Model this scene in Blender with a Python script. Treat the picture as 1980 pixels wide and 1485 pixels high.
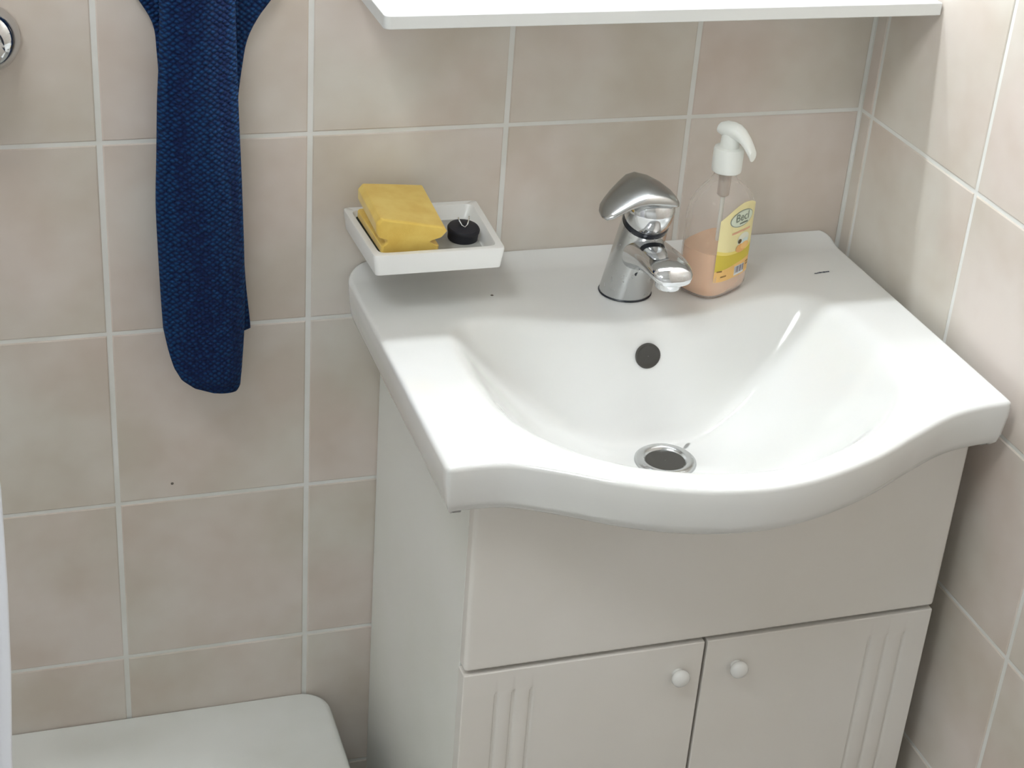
import bpy, bmesh, math, random
import numpy as np
from mathutils import Vector, Matrix, Euler
random.seed(7)
for o in list(bpy.data.objects):
    bpy.data.objects.remove(o, do_unlink=True)
SC = bpy.context.scene
COL = SC.collection
PI = math.pi

# ------------------------------------------------------------------ camera
# x: along the basin wall (corner at x=0, room to -x), y: away from the basin wall is -y, z up, floor at 0
yaw, pitch, roll = 0.342945689, -0.499575849, 0.0774561551
fwd = Vector((math.sin(yaw)*math.cos(pitch), math.cos(yaw)*math.cos(pitch), math.sin(pitch)))
rgt = Vector((math.cos(yaw), -math.sin(yaw), 0))
upv = rgt.cross(fwd)
r2 = math.cos(roll)*rgt + math.sin(roll)*upv
u2 = -math.sin(roll)*rgt + math.cos(roll)*upv
camd = bpy.data.cameras.new('camera')
camd.sensor_width = 36.0
camd.lens = 3257.05/1980*36.0
camd.clip_start = 0.01
cam = bpy.data.objects.new('camera', camd)
COL.objects.link(cam)
M4 = Matrix((r2, u2, -fwd)).transposed().to_4x4()
M4.translation = Vector((-0.917647, -1.526132, 1.584298))
cam.matrix_world = M4
SC.camera = cam

# ------------------------------------------------------------------ world, light levels, exposure
world = bpy.data.worlds.new('world')
SC.world = world
world.use_nodes = True
world.node_tree.nodes['Background'].inputs[0].default_value = (0.8, 0.85, 0.9, 1)
world.node_tree.nodes['Background'].inputs[1].default_value = 0.3
LAMP_UPPER = 94.0      # emission of the upper light strip of the mirror
LAMP_LOWER = 34.0      # emission of the lower light strip of the mirror
CEILING_FILL = 17.0     # emission of the added ceiling fill light
SC.view_settings.view_transform = 'Standard'
SC.view_settings.look = 'None'
SC.view_settings.exposure = 0.0
SC.view_settings.gamma = 1.0
SC.view_settings.use_curve_mapping = False

# ------------------------------------------------------------------ materials
def srgb(r, g, b):
    f = lambda c: (c/255/12.92) if c/255 <= 0.04045 else ((c/255+0.055)/1.055)**2.4
    return (f(r), f(g), f(b), 1)

def mat(name, col, rough=0.5, metal=0.0, coat=0.0, spec=0.5, emit=None, estr=0.0, alpha=1.0, sheen=0.0):
    m = bpy.data.materials.new(name); m.use_nodes = True
    b = m.node_tree.nodes['Principled BSDF']
    b.inputs['Base Color'].default_value = col
    b.inputs['Roughness'].default_value = rough
    b.inputs['Metallic'].default_value = metal
    b.inputs['Coat Weight'].default_value = coat
    b.inputs['Coat Roughness'].default_value = 0.05
    b.inputs['Specular IOR Level'].default_value = spec
    b.inputs['Alpha'].default_value = alpha
    b.inputs['Sheen Weight'].default_value = sheen
    if emit:
        b.inputs['Emission Color'].default_value = emit
        b.inputs['Emission Strength'].default_value = estr
    return m

def N(m, t, **kw):
    n = m.node_tree.nodes.new(t)
    for k, v in kw.items(): setattr(n, k, v)
    return n
def L(m, a, b): m.node_tree.links.new(a, b)

def noise_bump(m, scale, strength, dist=0.001, detail=2):
    tc = N(m, 'ShaderNodeTexCoord'); nz = N(m, 'ShaderNodeTexNoise')
    nz.inputs['Scale'].default_value = scale; nz.inputs['Detail'].default_value = detail
    L(m, tc.outputs['Object'], nz.inputs['Vector'])
    bp = N(m, 'ShaderNodeBump'); bp.inputs['Strength'].default_value = strength; bp.inputs['Distance'].default_value = dist
    L(m, nz.outputs['Fac'], bp.inputs['Height'])
    L(m, bp.outputs['Normal'], m.node_tree.nodes['Principled BSDF'].inputs['Normal'])
    return nz

def tint_noise(m, c1, c2, scale, lo=0.35, hi=0.65, detail=3, per_object=0.0):
    b = m.node_tree.nodes['Principled BSDF']
    tc = N(m, 'ShaderNodeTexCoord'); nz = N(m, 'ShaderNodeTexNoise')
    nz.inputs['Scale'].default_value = scale; nz.inputs['Detail'].default_value = detail
    nz.inputs['Roughness'].default_value = 0.55
    vec = tc.outputs['Object']
    if per_object:
        oi = N(m, 'ShaderNodeObjectInfo'); ad = N(m, 'ShaderNodeVectorMath', operation='ADD')
        mu = N(m, 'ShaderNodeVectorMath', operation='SCALE')
        cb = N(m, 'ShaderNodeCombineXYZ')
        for i in range(3): L(m, oi.outputs['Random'], cb.inputs[i])
        L(m, cb.outputs[0], mu.inputs[0]); mu.inputs['Scale'].default_value = per_object
        L(m, vec, ad.inputs[0]); L(m, mu.outputs[0], ad.inputs[1]); vec = ad.outputs[0]
    L(m, vec, nz.inputs['Vector'])
    cr = N(m, 'ShaderNodeValToRGB')
    cr.color_ramp.elements[0].position = lo; cr.color_ramp.elements[0].color = c1
    cr.color_ramp.elements[1].position = hi; cr.color_ramp.elements[1].color = c2
    L(m, nz.outputs['Fac'], cr.inputs[0]); L(m, cr.outputs[0], b.inputs['Base Color'])
    return cr, vec

# glazed tile: cloudy beige with pinkish and greenish drifts, different on each tile
TILE = mat('glazed_beige_tile', srgb(205, 192, 182), 0.32, spec=0.4)
cr, vec = tint_noise(TILE, srgb(211, 199, 187), srgb(224, 216, 208), 9.0, 0.34, 0.66, 3, 37.0)
nz2 = N(TILE, 'ShaderNodeTexNoise'); nz2.inputs['Scale'].default_value = 6.0; nz2.inputs['Detail'].default_value = 1
mp = N(TILE, 'ShaderNodeVectorMath', operation='ADD'); mp.inputs[1].default_value = (11, 5, 3)
L(TILE, vec, mp.inputs[0]); L(TILE, mp.outputs[0], nz2.inputs['Vector'])
cr2 = N(TILE, 'ShaderNodeValToRGB')
cr2.color_ramp.elements[0].position = 0.38; cr2.color_ramp.elements[0].color = (1.015, 0.985, 0.98, 1)
cr2.color_ramp.elements[1].position = 0.62; cr2.color_ramp.elements[1].color = (0.98, 1.0, 0.975, 1)
L(TILE, nz2.outputs['Fac'], cr2.inputs[0])
mx = N(TILE, 'ShaderNodeMix', data_type='RGBA', blend_type='MULTIPLY'); mx.inputs[0].default_value = 1.0
L(TILE, cr.outputs[0], mx.inputs[6]); L(TILE, cr2.outputs[0], mx.inputs[7])
L(TILE, mx.outputs[2], TILE.node_tree.nodes['Principled BSDF'].inputs['Base Color'])
GROUT = mat('pale_grout', srgb(226, 225, 218), 0.9)
tint_noise(GROUT, srgb(229, 228, 221), srgb(238, 237, 233), 14)
PLASTER = mat('white_plaster', srgb(232, 232, 230), 0.9); noise_bump(PLASTER, 60, 0.2)
FLOORM = mat('grey_floor_tile', srgb(150, 138, 126), 0.4); tint_noise(FLOORM, srgb(158, 152, 146), srgb(176, 170, 164), 5)
WALLT = mat('tiled_far_wall', srgb(200, 188, 178), 0.35)
def brick_mat(m, c1, c2, g):
    b = m.node_tree.nodes['Principled BSDF']; tc = N(m, 'ShaderNodeTexCoord'); br = N(m, 'ShaderNodeTexBrick')
    br.offset = 0; br.inputs['Color1'].default_value = c1; br.inputs['Color2'].default_value = c2; br.inputs['Mortar'].default_value = g
    br.inputs['Scale'].default_value = 1; br.inputs['Brick Width'].default_value = 0.2; br.inputs['Row Height'].default_value = 0.2
    br.inputs['Mortar Size'].default_value = 0.002
    L(m, tc.outputs['Object'], br.inputs['Vector']); L(m, br.outputs['Color'], b.inputs['Base Color'])
CERAMIC = mat('white_ceramic', srgb(232, 232, 229), 0.10, spec=0.5, coat=0.3)
tint_noise(CERAMIC, srgb(230, 230, 226), srgb(235, 235, 233), 5)
TUBM = mat('white_tub_enamel', srgb(236, 237, 232), 0.16, coat=0.3); tint_noise(TUBM, srgb(230, 231, 225), srgb(239, 240, 236), 6)
LACQ = mat('cream_lacquer', srgb(226, 221, 213), 0.26, coat=0.2); tint_noise(LACQ, srgb(234, 229, 221), srgb(239, 235, 229), 4)
SIDEM = mat('white_melamine', srgb(229, 230, 222), 0.35); tint_noise(SIDEM, srgb(238, 239, 231), srgb(243, 243, 238), 4)
KNOBM = mat('white_knob_plastic', srgb(240, 239, 235), 0.2); noise_bump(KNOBM, 40, 0.02)
SHELFM = mat('white_shelf_board', srgb(232, 233, 230), 0.35); noise_bump(SHELFM, 90, 0.03)
CHROME = mat('chrome', (0.66, 0.67, 0.68, 1), 0.07, 1.0); noise_bump(CHROME, 25, 0.015)
WORN = mat('water_spotted_chrome', (0.58, 0.59, 0.59, 1), 0.22, 1.0)
nzr = noise_bump(WORN, 160, 0.05, 0.0005)
rr = N(WORN, 'ShaderNodeMapRange'); rr.inputs[3].default_value = 0.14; rr.inputs[4].default_value = 0.34
L(WORN, nzr.outputs['Fac'], rr.inputs[0]); L(WORN, rr.outputs[0], WORN.node_tree.nodes['Principled BSDF'].inputs['Roughness'])
LEVERM = mat('dim_reflection_lever_chrome', (0.46, 0.465, 0.46, 1), 0.2, 1.0); noise_bump(LEVERM, 160, 0.04, 0.0005)  # base colour darkened to stand in for a dim ceiling reflected in the lever
RUBBER = mat('black_rubber', srgb(30, 31, 40), 0.55); noise_bump(RUBBER, 200, 0.1)
DARK = mat('dark_gap', srgb(18, 17, 16), 0.8); noise_bump(DARK, 60, 0.1)
HOLE = mat('painted_hole_shade', srgb(58, 55, 50), 0.4); noise_bump(HOLE, 60, 0.05)  # dark colour stands in for the shade inside the overflow and drain
SEAL = mat('dark_blue_ring', srgb(14, 22, 34), 0.3); noise_bump(SEAL, 60, 0.02)
DISHM = mat('white_dish_ceramic', srgb(240, 240, 237), 0.25, coat=0.2); noise_bump(DISHM, 50, 0.02)
FROST = mat('frosted_insert', srgb(196, 197, 193), 0.5); tint_noise(FROST, srgb(172, 173, 168), srgb(190, 191, 187), 60)
FOAM = mat('yellow_foam', srgb(236, 200, 96), 0.85, sheen=0.3)
tint_noise(FOAM, srgb(231, 192, 88), srgb(240, 208, 108), 40); noise_bump(FOAM, 900, 0.25, 0.0006)
PAD = mat('dark_scouring_pad', srgb(40, 44, 34), 0.95); noise_bump(PAD, 700, 0.6, 0.001)
PUMP = mat('white_pump_plastic', srgb(238, 240, 234), 0.3); noise_bump(PUMP, 60, 0.02)
CURT = mat('white_curtain_cloth', srgb(240, 241, 246), 0.8, sheen=0.2); noise_bump(CURT, 500, 0.1, 0.0005)

TOWEL = mat('navy_terry_cloth', srgb(22, 56, 112), 0.85, sheen=0.12, spec=0.25)
_b = TOWEL.node_tree.nodes['Principled BSDF']
_b.inputs['Sheen Tint'].default_value = srgb(60, 130, 170); _b.inputs['Sheen Roughness'].default_value = 0.4
tc = N(TOWEL, 'ShaderNodeTexCoord'); mpn = N(TOWEL, 'ShaderNodeMapping'); mpn.inputs['Scale'].default_value = (1.0, 0.25, 1.25)
mpn.inputs['Rotation'].default_value = (0, 0.785, 0)
vo = N(TOWEL, 'ShaderNodeTexVoronoi'); vo.inputs['Scale'].default_value = 205; vo.inputs['Randomness'].default_value = 0.3
L(TOWEL, tc.outputs['Object'], mpn.inputs[0]); L(TOWEL, mpn.outputs[0], vo.inputs['Vector'])
crt = N(TOWEL, 'ShaderNodeValToRGB')
crt.color_ramp.elements[0].position = 0.05; crt.color_ramp.elements[0].color = srgb(22, 78, 134)
crt.color_ramp.elements[1].position = 0.6; crt.color_ramp.elements[1].color = srgb(4, 26, 72)
L(TOWEL, vo.outputs['Distance'], crt.inputs[0]); L(TOWEL, crt.outputs[0], _b.inputs['Base Color'])
bpn = N(TOWEL, 'ShaderNodeBump'); bpn.invert = True; bpn.inputs['Strength'].default_value = 1.0; bpn.inputs['Distance'].default_value = 0.006
L(TOWEL, vo.outputs['Distance'], bpn.inputs['Height']); L(TOWEL, bpn.outputs['Normal'], _b.inputs['Normal'])

def see_through(name, tint, surf, fac, rough):
    m = bpy.data.materials.new(name); m.use_nodes = True; nt = m.node_tree
    for n in list(nt.nodes): nt.nodes.remove(n)
    out = N(m, 'ShaderNodeOutputMaterial'); tr = N(m, 'ShaderNodeBsdfTransparent'); tr.inputs[0].default_value = tint
    pb = N(m, 'ShaderNodeBsdfPrincipled'); pb.inputs['Base Color'].default_value = surf; pb.inputs['Roughness'].default_value = rough
    lw = N(m, 'ShaderNodeLayerWeight'); lw.inputs[0].default_value = 0.35
    mr = N(m, 'ShaderNodeMapRange'); mr.inputs[3].default_value = fac; mr.inputs[4].default_value = min(1, fac+0.45)
    mix = N(m, 'ShaderNodeMixShader')
    L(m, lw.outputs['Facing'], mr.inputs[0]); L(m, mr.outputs[0], mix.inputs[0])
    L(m, tr.outputs[0], mix.inputs[1]); L(m, pb.outputs[0], mix.inputs[2]); L(m, mix.outputs[0], out.inputs[0])
    return m
CLEAR = see_through('clear_bottle_plastic', (0.995, 0.99, 0.985, 1), srgb(243, 236, 231), 0.12, 0.07)
LIQUID = see_through('peach_liquid_soap', srgb(250, 218, 190), srgb(252, 208, 168), 0.66, 0.25)
WATER = bpy.data.materials.new('water'); WATER.use_nodes = True
_w = WATER.node_tree.nodes['Principled BSDF']
_w.inputs['Transmission Weight'].default_value = 1; _w.inputs['Roughness'].default_value = 0.02; _w.inputs['IOR'].default_value = 1.33
INK = {}
def ink(name, r, g, b, rough=0.5):
    if name not in INK:
        INK[name] = mat('print_'+name, srgb(r, g, b), rough)
    return INK[name]

# ------------------------------------------------------------------ mesh helpers
def mesh_obj(name, verts, faces, m, parent=None, smooth=False, loc=None):
    me = bpy.data.meshes.new(name); me.from_pydata([tuple(v) for v in verts], [], faces); me.update()
    bm = bmesh.new(); bm.from_mesh(me); bmesh.ops.recalc_face_normals(bm, faces=bm.faces); bm.to_mesh(me); bm.free()
    if smooth:
        for p in me.polygons: p.use_smooth = True
    o = bpy.data.objects.new(name, me); COL.objects.link(o)
    if m: me.materials.append(m)
    if parent: o.parent = parent
    if loc: o.location = loc
    return o
def bevel(o, w, seg=2, ang=30):
    b = o.modifiers.new('bevel', 'BEVEL'); b.width = w; b.segments = seg; b.limit_method = 'ANGLE'; b.angle_limit = math.radians(ang)
    for p in o.data.polygons: p.use_smooth = True
    w_ = o.modifiers.new('normals', 'WEIGHTED_NORMAL'); w_.keep_sharp = True
    return o
def box(name, lo, hi, m, parent=None, bv=0.0, seg=2):
    x0, y0, z0 = lo; x1, y1, z1 = hi
    v = [(x0,y0,z0),(x1,y0,z0),(x1,y1,z0),(x0,y1,z0),(x0,y0,z1),(x1,y0,z1),(x1,y1,z1),(x0,y1,z1)]
    f = [(0,3,2,1),(4,5,6,7),(0,1,5,4),(1,2,6,5),(2,3,7,6),(3,0,4,7)]
    o = mesh_obj(name, v, f, m, parent)
    if bv: bevel(o, bv, seg)
    return o
def loft(name, rings, m, parent=None, cap0=True, cap1=True, smooth=True, closed=True):
    n = len(rings[0]); v = [tuple(p) for r in rings for p in r]; f = []
    for i in range(len(rings)-1):
        for j in range(n if closed else n-1):
            a = i*n+j; b = i*n+(j+1) % n; f.append((a, b, b+n, a+n))
    if cap0: f.append(tuple(range(n-1, -1, -1)))
    if cap1: f.append(tuple(range((len(rings)-1)*n, len(rings)*n)))
    o = mesh_obj(name, v, f, m, parent, smooth)
    if smooth and (cap0 or cap1):
        o.data.set_sharp_from_angle(angle=math.radians(40))
    return o
def ring(c, ax, r, n=32, ref=(1, 0, 0), rb=None):
    ax = Vector(ax).normalized(); u = Vector(ref); u = (u-ax*u.dot(ax)).normalized(); w = ax.cross(u); rb = r if rb is None else rb
    return [Vector(c)+u*(r*math.cos(2*PI*k/n))+w*(rb*math.sin(2*PI*k/n)) for k in range(n)]
def revolve(name, prof, c, ax, m, parent=None, n=32, cap0=True, cap1=True):
    ax = Vector(ax).normalized(); ref = (1, 0, 0) if abs(ax.x) < 0.9 else (0, 1, 0)
    return loft(name, [ring(Vector(c)+ax*h, ax, max(r, 1e-5), n, ref) for r, h in prof], m, parent, cap0, cap1)
def tube(name, pts, r, m, parent=None, n=12):
    pts = [Vector(p) for p in pts]; rings = []
    for i, p in enumerate(pts):
        t = (pts[min(i+1, len(pts)-1)]-pts[max(i-1, 0)]).normalized()
        ref = (0, 0, 1) if abs(t.z) < 0.9 else (1, 0, 0)
        rings.append(ring(p, t, r, n, ref))
    return loft(name, rings, m, parent)
def thing(name, label, cat, loc=(0, 0, 0), group=None):
    o = bpy.data.objects.new(name, None); COL.objects.link(o); o.location = loc; o.empty_display_size = 0.05
    return tag(o, label, cat, group)
def tag(o, label, cat, group=None):
    o['label'] = label; o['category'] = cat
    if group: o['group'] = group
    return o
def structure(o, label=None):
    o['kind'] = 'structure'
    if label: o['label'] = label
    return o
def interp(x, pts):
    return float(np.interp(x, [p[0] for p in pts], [p[1] for p in pts]))
def smooth_interp(x, pts):     # Catmull-Rom through increasing x
    xs = [p[0] for p in pts]; ys = [p[1] for p in pts]
    if x <= xs[0]: return ys[0]
    if x >= xs[-1]: return ys[-1]
    i = max(k for k in range(len(xs)-1) if xs[k] <= x)
    h = xs[i+1]-xs[i]; t = (x-xs[i])/h
    def sl(k):
        if k == 0: return (ys[1]-ys[0])/(xs[1]-xs[0])
        if k == len(xs)-1: return (ys[-1]-ys[-2])/(xs[-1]-xs[-2])
        return (ys[k+1]-ys[k-1])/(xs[k+1]-xs[k-1])
    m0, m1 = sl(i)*h, sl(i+1)*h
    return (2*t**3-3*t**2+1)*ys[i]+(t**3-2*t**2+t)*m0+(-2*t**3+3*t**2)*ys[i+1]+(t**3-t**2)*m1

# ------------------------------------------------------------------ room shell
XL, YF, ZC = -1.90, -2.30, 2.42         # left wall, wall behind, ceiling
TW, TH, TWR, STRIP, Z0 = 0.20, 0.201, 0.209, 0.0252, 1.0
GH = 0.0042
G = 0.0054                               # joint width
GD = 0.0010                              # joint depth
wb = structure(box('wall_back', (XL-0.1, GD, 0), (0.1, 0.1, ZC), GROUT), 'beige tiled wall behind the basin with pale joints')
wr = structure(box('wall_right', (GD, YF-0.1, 0), (0.1, GD, ZC), GROUT), 'beige tiled wall at the right of the basin')
structure(box('wall_left', (XL-0.1, YF, 0), (XL, GD, ZC), WALLT))
structure(box('wall_front', (XL-0.1, YF-0.1, 0), (GD, YF, ZC), WALLT))
structure(box('floor', (XL-0.1, YF-0.1, -0.1), (0.1, 0.1, 0), FLOORM))
structure(box('ceiling', (XL-0.1, YF-0.1, ZC), (0.1, 0.1, ZC+0.1), PLASTER))
WALLT_b = WALLT.node_tree.nodes['Principled BSDF']
tint_noise(WALLT, srgb(228, 228, 226), srgb(235, 235, 233), 5)

tile_mesh = {}
def tile_data(w, h):
    k = (round(w, 4), round(h, 4))
    if k in tile_mesh: return tile_mesh[k]
    hw, hh = w/2, h/2; a, d = 0.0012, 0.0007
    v = []
    for ox, z in ((0, 0.004), (0, -d), (a, 0)):        # local: x across, y into the wall, z up
        for sx, sz in ((-1,-1),(1,-1),(1,1),(-1,1)): v.append((sx*(hw-ox), z if ox == 0 and z > 0 else (0.0007 if ox == 0 else 0.0), sz*(hh-ox)))
    f = [(8, 9, 10, 11)]
    for r in range(2):
        for j in range(4): f.append((r*4+j, r*4+(j+1) % 4, r*4+4+(j+1) % 4, r*4+4+j))
    me = bpy.data.meshes.new('tile'); me.from_pydata(v, [], f); me.update()
    bm = bmesh.new(); bm.from_mesh(me); bmesh.ops.recalc_face_normals(bm, faces=bm.faces); bm.to_mesh(me); bm.free()
    if me.polygons[0].normal.y > 0: me.flip_normals()
    me.materials.append(TILE); tile_mesh[k] = me
    return me
def tile(parent, w, h, loc, rz):
    o = bpy.data.objects.new('tile', tile_data(w-G, h-GH)); COL.objects.link(o); o.parent = parent
    o.location = loc; o.rotation_euler = (0, 0, rz)
rows = []
k = -5
while Z0+k*TH < ZC-0.001:
    lo, hi = max(0.0, Z0+k*TH), min(ZC, Z0+(k+1)*TH)
    if hi-lo > 0.02: rows.append((lo, hi))
    k += 1
for lo, hi in rows:
    x = 0.0
    while x > XL+0.01:
        x2 = max(XL, x-TW)
        tile(wb, x-x2, hi-lo, ((x+x2)/2, random.uniform(-0.0002, 0.0002), (lo+hi)/2), 0)
        x = x2
    y = 0.0; w = STRIP
    while y > YF+0.01:
        y2 = max(YF, y-w)
        tile(wr, y-y2, hi-lo, (random.uniform(-0.0002, 0.0002), (y+y2)/2, (lo+hi)/2), -PI/2)
        y = y2; w = TWR

# ------------------------------------------------------------------ wash basin
ZD = 0.852                                  # deck height
BXL, BXR = -0.5645, -0.0135
BXC = 0.5*(BXL+BXR)
FRONT = [(-0.5645, -0.3935), (-0.535, -0.3925), (-0.505, -0.397), (-0.467, -0.4165), (-0.43, -0.4395), (-0.39, -0.4585), (-0.348, -0.4705),
         (-0.300, -0.4745), (-0.250, -0.4665), (-0.189, -0.4445), (-0.1315, -0.4145), (-0.085, -0.3925), (-0.048, -0.3835), (-0.0135, -0.3805)]
def yfront(x): return smooth_interp(x, FRONT)
# bowl outline around the drain
DR = (-0.292, -0.238)
OUT = [(-0.292, -0.174), (-0.327, -0.172), (-0.376, -0.1605), (-0.424, -0.144), (-0.459, -0.128), (-0.482, -0.131), (-0.493, -0.160), (-0.494, -0.205), (-0.494, -0.250),
       (-0.492, -0.295), (-0.483, -0.329), (-0.465, -0.362), (-0.4347, -0.396), (-0.3964, -0.4195), (-0.355, -0.4335), (-0.3103, -0.440), (-0.2545, -0.4358),
       (-0.199, -0.4156), (-0.1411, -0.3756), (-0.101, -0.324), (-0.083, -0.264), (-0.084, -0.210), (-0.092, -0.165), (-0.112, -0.132), (-0.145, -0.131),
       (-0.172, -0.145), (-0.212, -0.161), (-0.255, -0.172)]
_th = np.array([math.atan2(p[1]-DR[1], p[0]-DR[0]) for p in OUT]); _rr = np.array([math.hypot(p[0]-DR[0], p[1]-DR[1]) for p in OUT])
_o = np.argsort(_th); _th, _rr = _th[_o], _rr[_o]
_fine = np.linspace(-PI, PI, 721)
_rf = np.interp(_fine, np.concatenate([_th-2*PI, _th, _th+2*PI]), np.concatenate([_rr]*3))
_ker = np.hanning(41); _ker /= _ker.sum()
_rf = np.convolve(np.concatenate([_rf[-21:-1], _rf, _rf[1:21]]), _ker, 'valid')
BD = 0.118
def bowl_depth(x, y):
    dx, dy = x-DR[0], y-DR[1]
    R = np.interp(np.arctan2(dy, dx), _fine, _rf)
    t = (np.hypot(dx, dy)-0.030)/(R-0.030)
    t2 = np.clip(t, 0, 1)
    side = np.clip(np.abs(dx)/0.19, 0, 1)
    return BD*(1-t2**1.9)**(0.80+0.22*side)
NU, NV = 230, 190
def xleft(y):
    d = -y; R = 0.028
    return BXL + (R*(1-math.sqrt(max(0, 1-(1-d/R)**2))) if d < R else 0)
def xright(y):
    d = -y; R = 0.012
    return BXR - (R*(1-math.sqrt(max(0, 1-(1-d/R)**2))) if d < R else 0)
IN = 0.0045                                # edge rounding radius
us = np.linspace(0, 1, NU+1); vs = np.linspace(0, 1, NV+1)
X = np.zeros((NV+1, NU+1)); Y = np.zeros_like(X)
YB = -0.0008
for j, v in enumerate(vs):
    for i, u in enumerate(us):
        xx = BXL+IN+u*(BXR-BXL-2*IN)
        y = YB+v*(yfront(xx)+IN-YB)
        xl, xr = xleft(y)+IN, xright(y)-IN
        X[j, i] = xl+u*(xr-xl); Y[j, i] = y
dep = bowl_depth(X, Y)
def blur(a, n):
    for _ in range(n):
        b = a.copy(); b[1:-1, 1:-1] = (a[1:-1, 1:-1]*4+a[:-2, 1:-1]+a[2:, 1:-1]+a[1:-1, :-2]+a[1:-1, 2:])/8; a = b
    return a
dep = blur(dep, 30)
lip = 0.009*np.clip(1+Y/0.034, 0, 1)**2
Zg = ZD - dep + lip
def zbasin(x, y):
    k = np.argmin((X-x)**2+(Y-y)**2); return float(Zg.flat[k])
v = [(X[j, i], Y[j, i], Zg[j, i]) for j in range(NV+1) for i in range(NU+1)]
f = []
for j in range(NV):
    for i in range(NU):
        a = j*(NU+1)+i; f.append((a, a+1, a+NU+2, a+NU+1))
# boundary loop (counter-clockwise): left edge, front edge, right edge, back edge
loop = [j*(NU+1) for j in range(0, NV)] + [NV*(NU+1)+i for i in range(0, NU)] + [j*(NU+1)+NU for j in range(NV, 0, -1)] + [i for i in range(NU, 0, -1)]
nl = len(loop)
P = np.array([v[i] for i in loop])
T = np.roll(P, -3, 0)-np.roll(P, 3, 0)
nrm = np.stack([T[:, 1], -T[:, 0]], 1); nrm /= np.linalg.norm(nrm, axis=1)[:, None]+1e-9
if ((P[:, :2]-np.array([BXC, -0.2]))*nrm).sum() < 0: nrm = -nrm
atback = np.array([1.0 if p[1] > YB-1e-6 else 0.0 for p in P])
def ringpts(off, dz, zabs=None):
    q = P.copy()
    q[:, :2] += nrm*off
    if zabs is None: q[:, 2] += dz
    else: q[:, 2] = zabs
    q[:, 1] = np.minimum(q[:, 1], YB)
    return q
rings_ = []
for a in (22, 45, 67, 90):
    rings_.append(ringpts(IN*math.sin(math.radians(a)), -IN*(1-math.cos(math.radians(a)))))
SK = 0.801
rings_.append(ringpts(IN-0.0005, 0, 0.835))
rings_.append(ringpts(IN-0.003, 0, 0.815))
rings_.append(ringpts(IN-0.006, 0, 0.806))
rings_.append(ringpts(IN-0.011, 0, SK+0.0008))
rings_.append(ringpts(IN-0.018, 0, SK))
def shrink(q, c, s, z):
    w = np.exp(-((q[:, 0]-c[0])/0.185)**6)
    sy = np.minimum(s[1], 0.70)+(s[1]-np.minimum(s[1], 0.70))*w
    r = q.copy(); r[:, 0] = c[0]+(q[:, 0]-c[0])*s[0]; r[:, 1] = c[1]+(q[:, 1]-c[1])*sy; r[:, 2] = z
    return r
base = rings_[-1]
CB = (DR[0], -0.26)
HULL = [((0.93, 0.95), 0.7975), ((0.88, 0.87), 0.790), ((0.82, 0.77), 0.779), ((0.74, 0.64), 0.765), ((0.58, 0.50), 0.748), ((0.38, 0.36), 0.730), ((0.15, 0.18), 0.722)]
for s, z in HULL: rings_.append(shrink(base, CB, s, z))
prev = loop
for r in rings_:
    st = len(v); v += [tuple(p) for p in r]; cur = list(range(st, st+nl))
    for k in range(nl):
        a, b = k, (k+1) % nl; f.append((prev[a], prev[b], cur[b], cur[a]))
    prev = cur
f.append(tuple(prev))
basin = thing('wash_basin', 'white ceramic wash basin with bowed front on the cream vanity cabinet', 'wash basin', (BXC, -0.2, SK))
def child(o, par):
    o.parent = par; o.matrix_parent_inverse = Matrix.Translation(par.location).inverted(); return o
bo = child(mesh_obj('basin_body', v, f, CERAMIC, None, True), basin)
bo.data.set_sharp_from_angle(angle=math.radians(70))
# drain
zd = zbasin(*DR)+0.0005
child(revolve('drain_ring', [(0.031, -0.001), (0.0305, 0.0015), (0.028, 0.0035), (0.0235, 0.0040), (0.0205, 0.0022), (0.0195, 0.0006)], (DR[0], DR[1], zd), (0, 0, 1), WORN, None, 48, False, False), basin)
dcup = child(revolve('drain_shade_disc', [(0.0215, 0.0008), (0.0150, 0.0012), (0.0002, 0.0010)], (DR[0], DR[1], zd), (0, 0, 1), HOLE, None, 32, False, False), basin)  # disc lying on the bowl, the drain's inner shade painted as its colour
# overflow hole at the rear wall of the bowl
OX = -0.296
OY = max((y for y in np.linspace(-0.16, -0.215, 221) if ZD-float(bowl_depth(np.array([OX]), np.array([y]))[0]) < 0.820), default=-0.18)
e_ = 0.004
slope = float(bowl_depth(np.array([OX]), np.array([OY-e_]))[0]-bowl_depth(np.array([OX]), np.array([OY+e_]))[0])/(2*e_)
n_ = Vector((0, -slope, 1)).normalized()
oc = Vector((OX, OY, 0.8200))+n_*0.0008
ov = revolve('overflow_hole', [(0.0128, -0.003), (0.0128, 0.0012), (0.0118, 0.0016), (0.0110, 0.0014), (0.0100, 0.0008), (0.0065, 0.0004), (0.0002, 0.0004)], oc, n_, HOLE, None, 36, True, False)  # closed disc on the surface, the hole's shade is in its dark colour
child(ov, basin); ov['label'] = 'dark round overflow hole'
# printed maker's mark on the deck and a speck
mk = ink('navy', 44, 52, 78)
vv, ff = [], []
px = -0.0745
for wd, h0, h1 in ((0.0035, 0, 0.0016), (0.0016, 0.0002, 0.0022), (0.0026, 0, 0.0026), (0.0014, 0.0004, 0.0024), (0.0030, 0, 0.0026), (0.0018, 0.0002, 0.0024), (0.0022, 0, 0.0024)):
    b0 = len(vv); y0 = -0.0895+(px+0.0745)*0.10
    for ax_, ay in ((0, h0), (wd, h0), (wd+0.0006, h1), (0.0006, h1)): vv.append((px+ax_, y0+ay, zbasin(px, y0)+0.0004))
    ff.append((b0, b0+1, b0+2, b0+3)); px += wd+0.0004
child(mesh_obj('maker_mark', vv, ff, mk), basin)
def speck(name, c, r, nrm_, par):
    return child(revolve(name, [(r, 0), (r*0.8, r*0.3), (0.0001, r*0.4)], c, nrm_, ink('speck', 110, 102, 92), None, 10), par)
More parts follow.
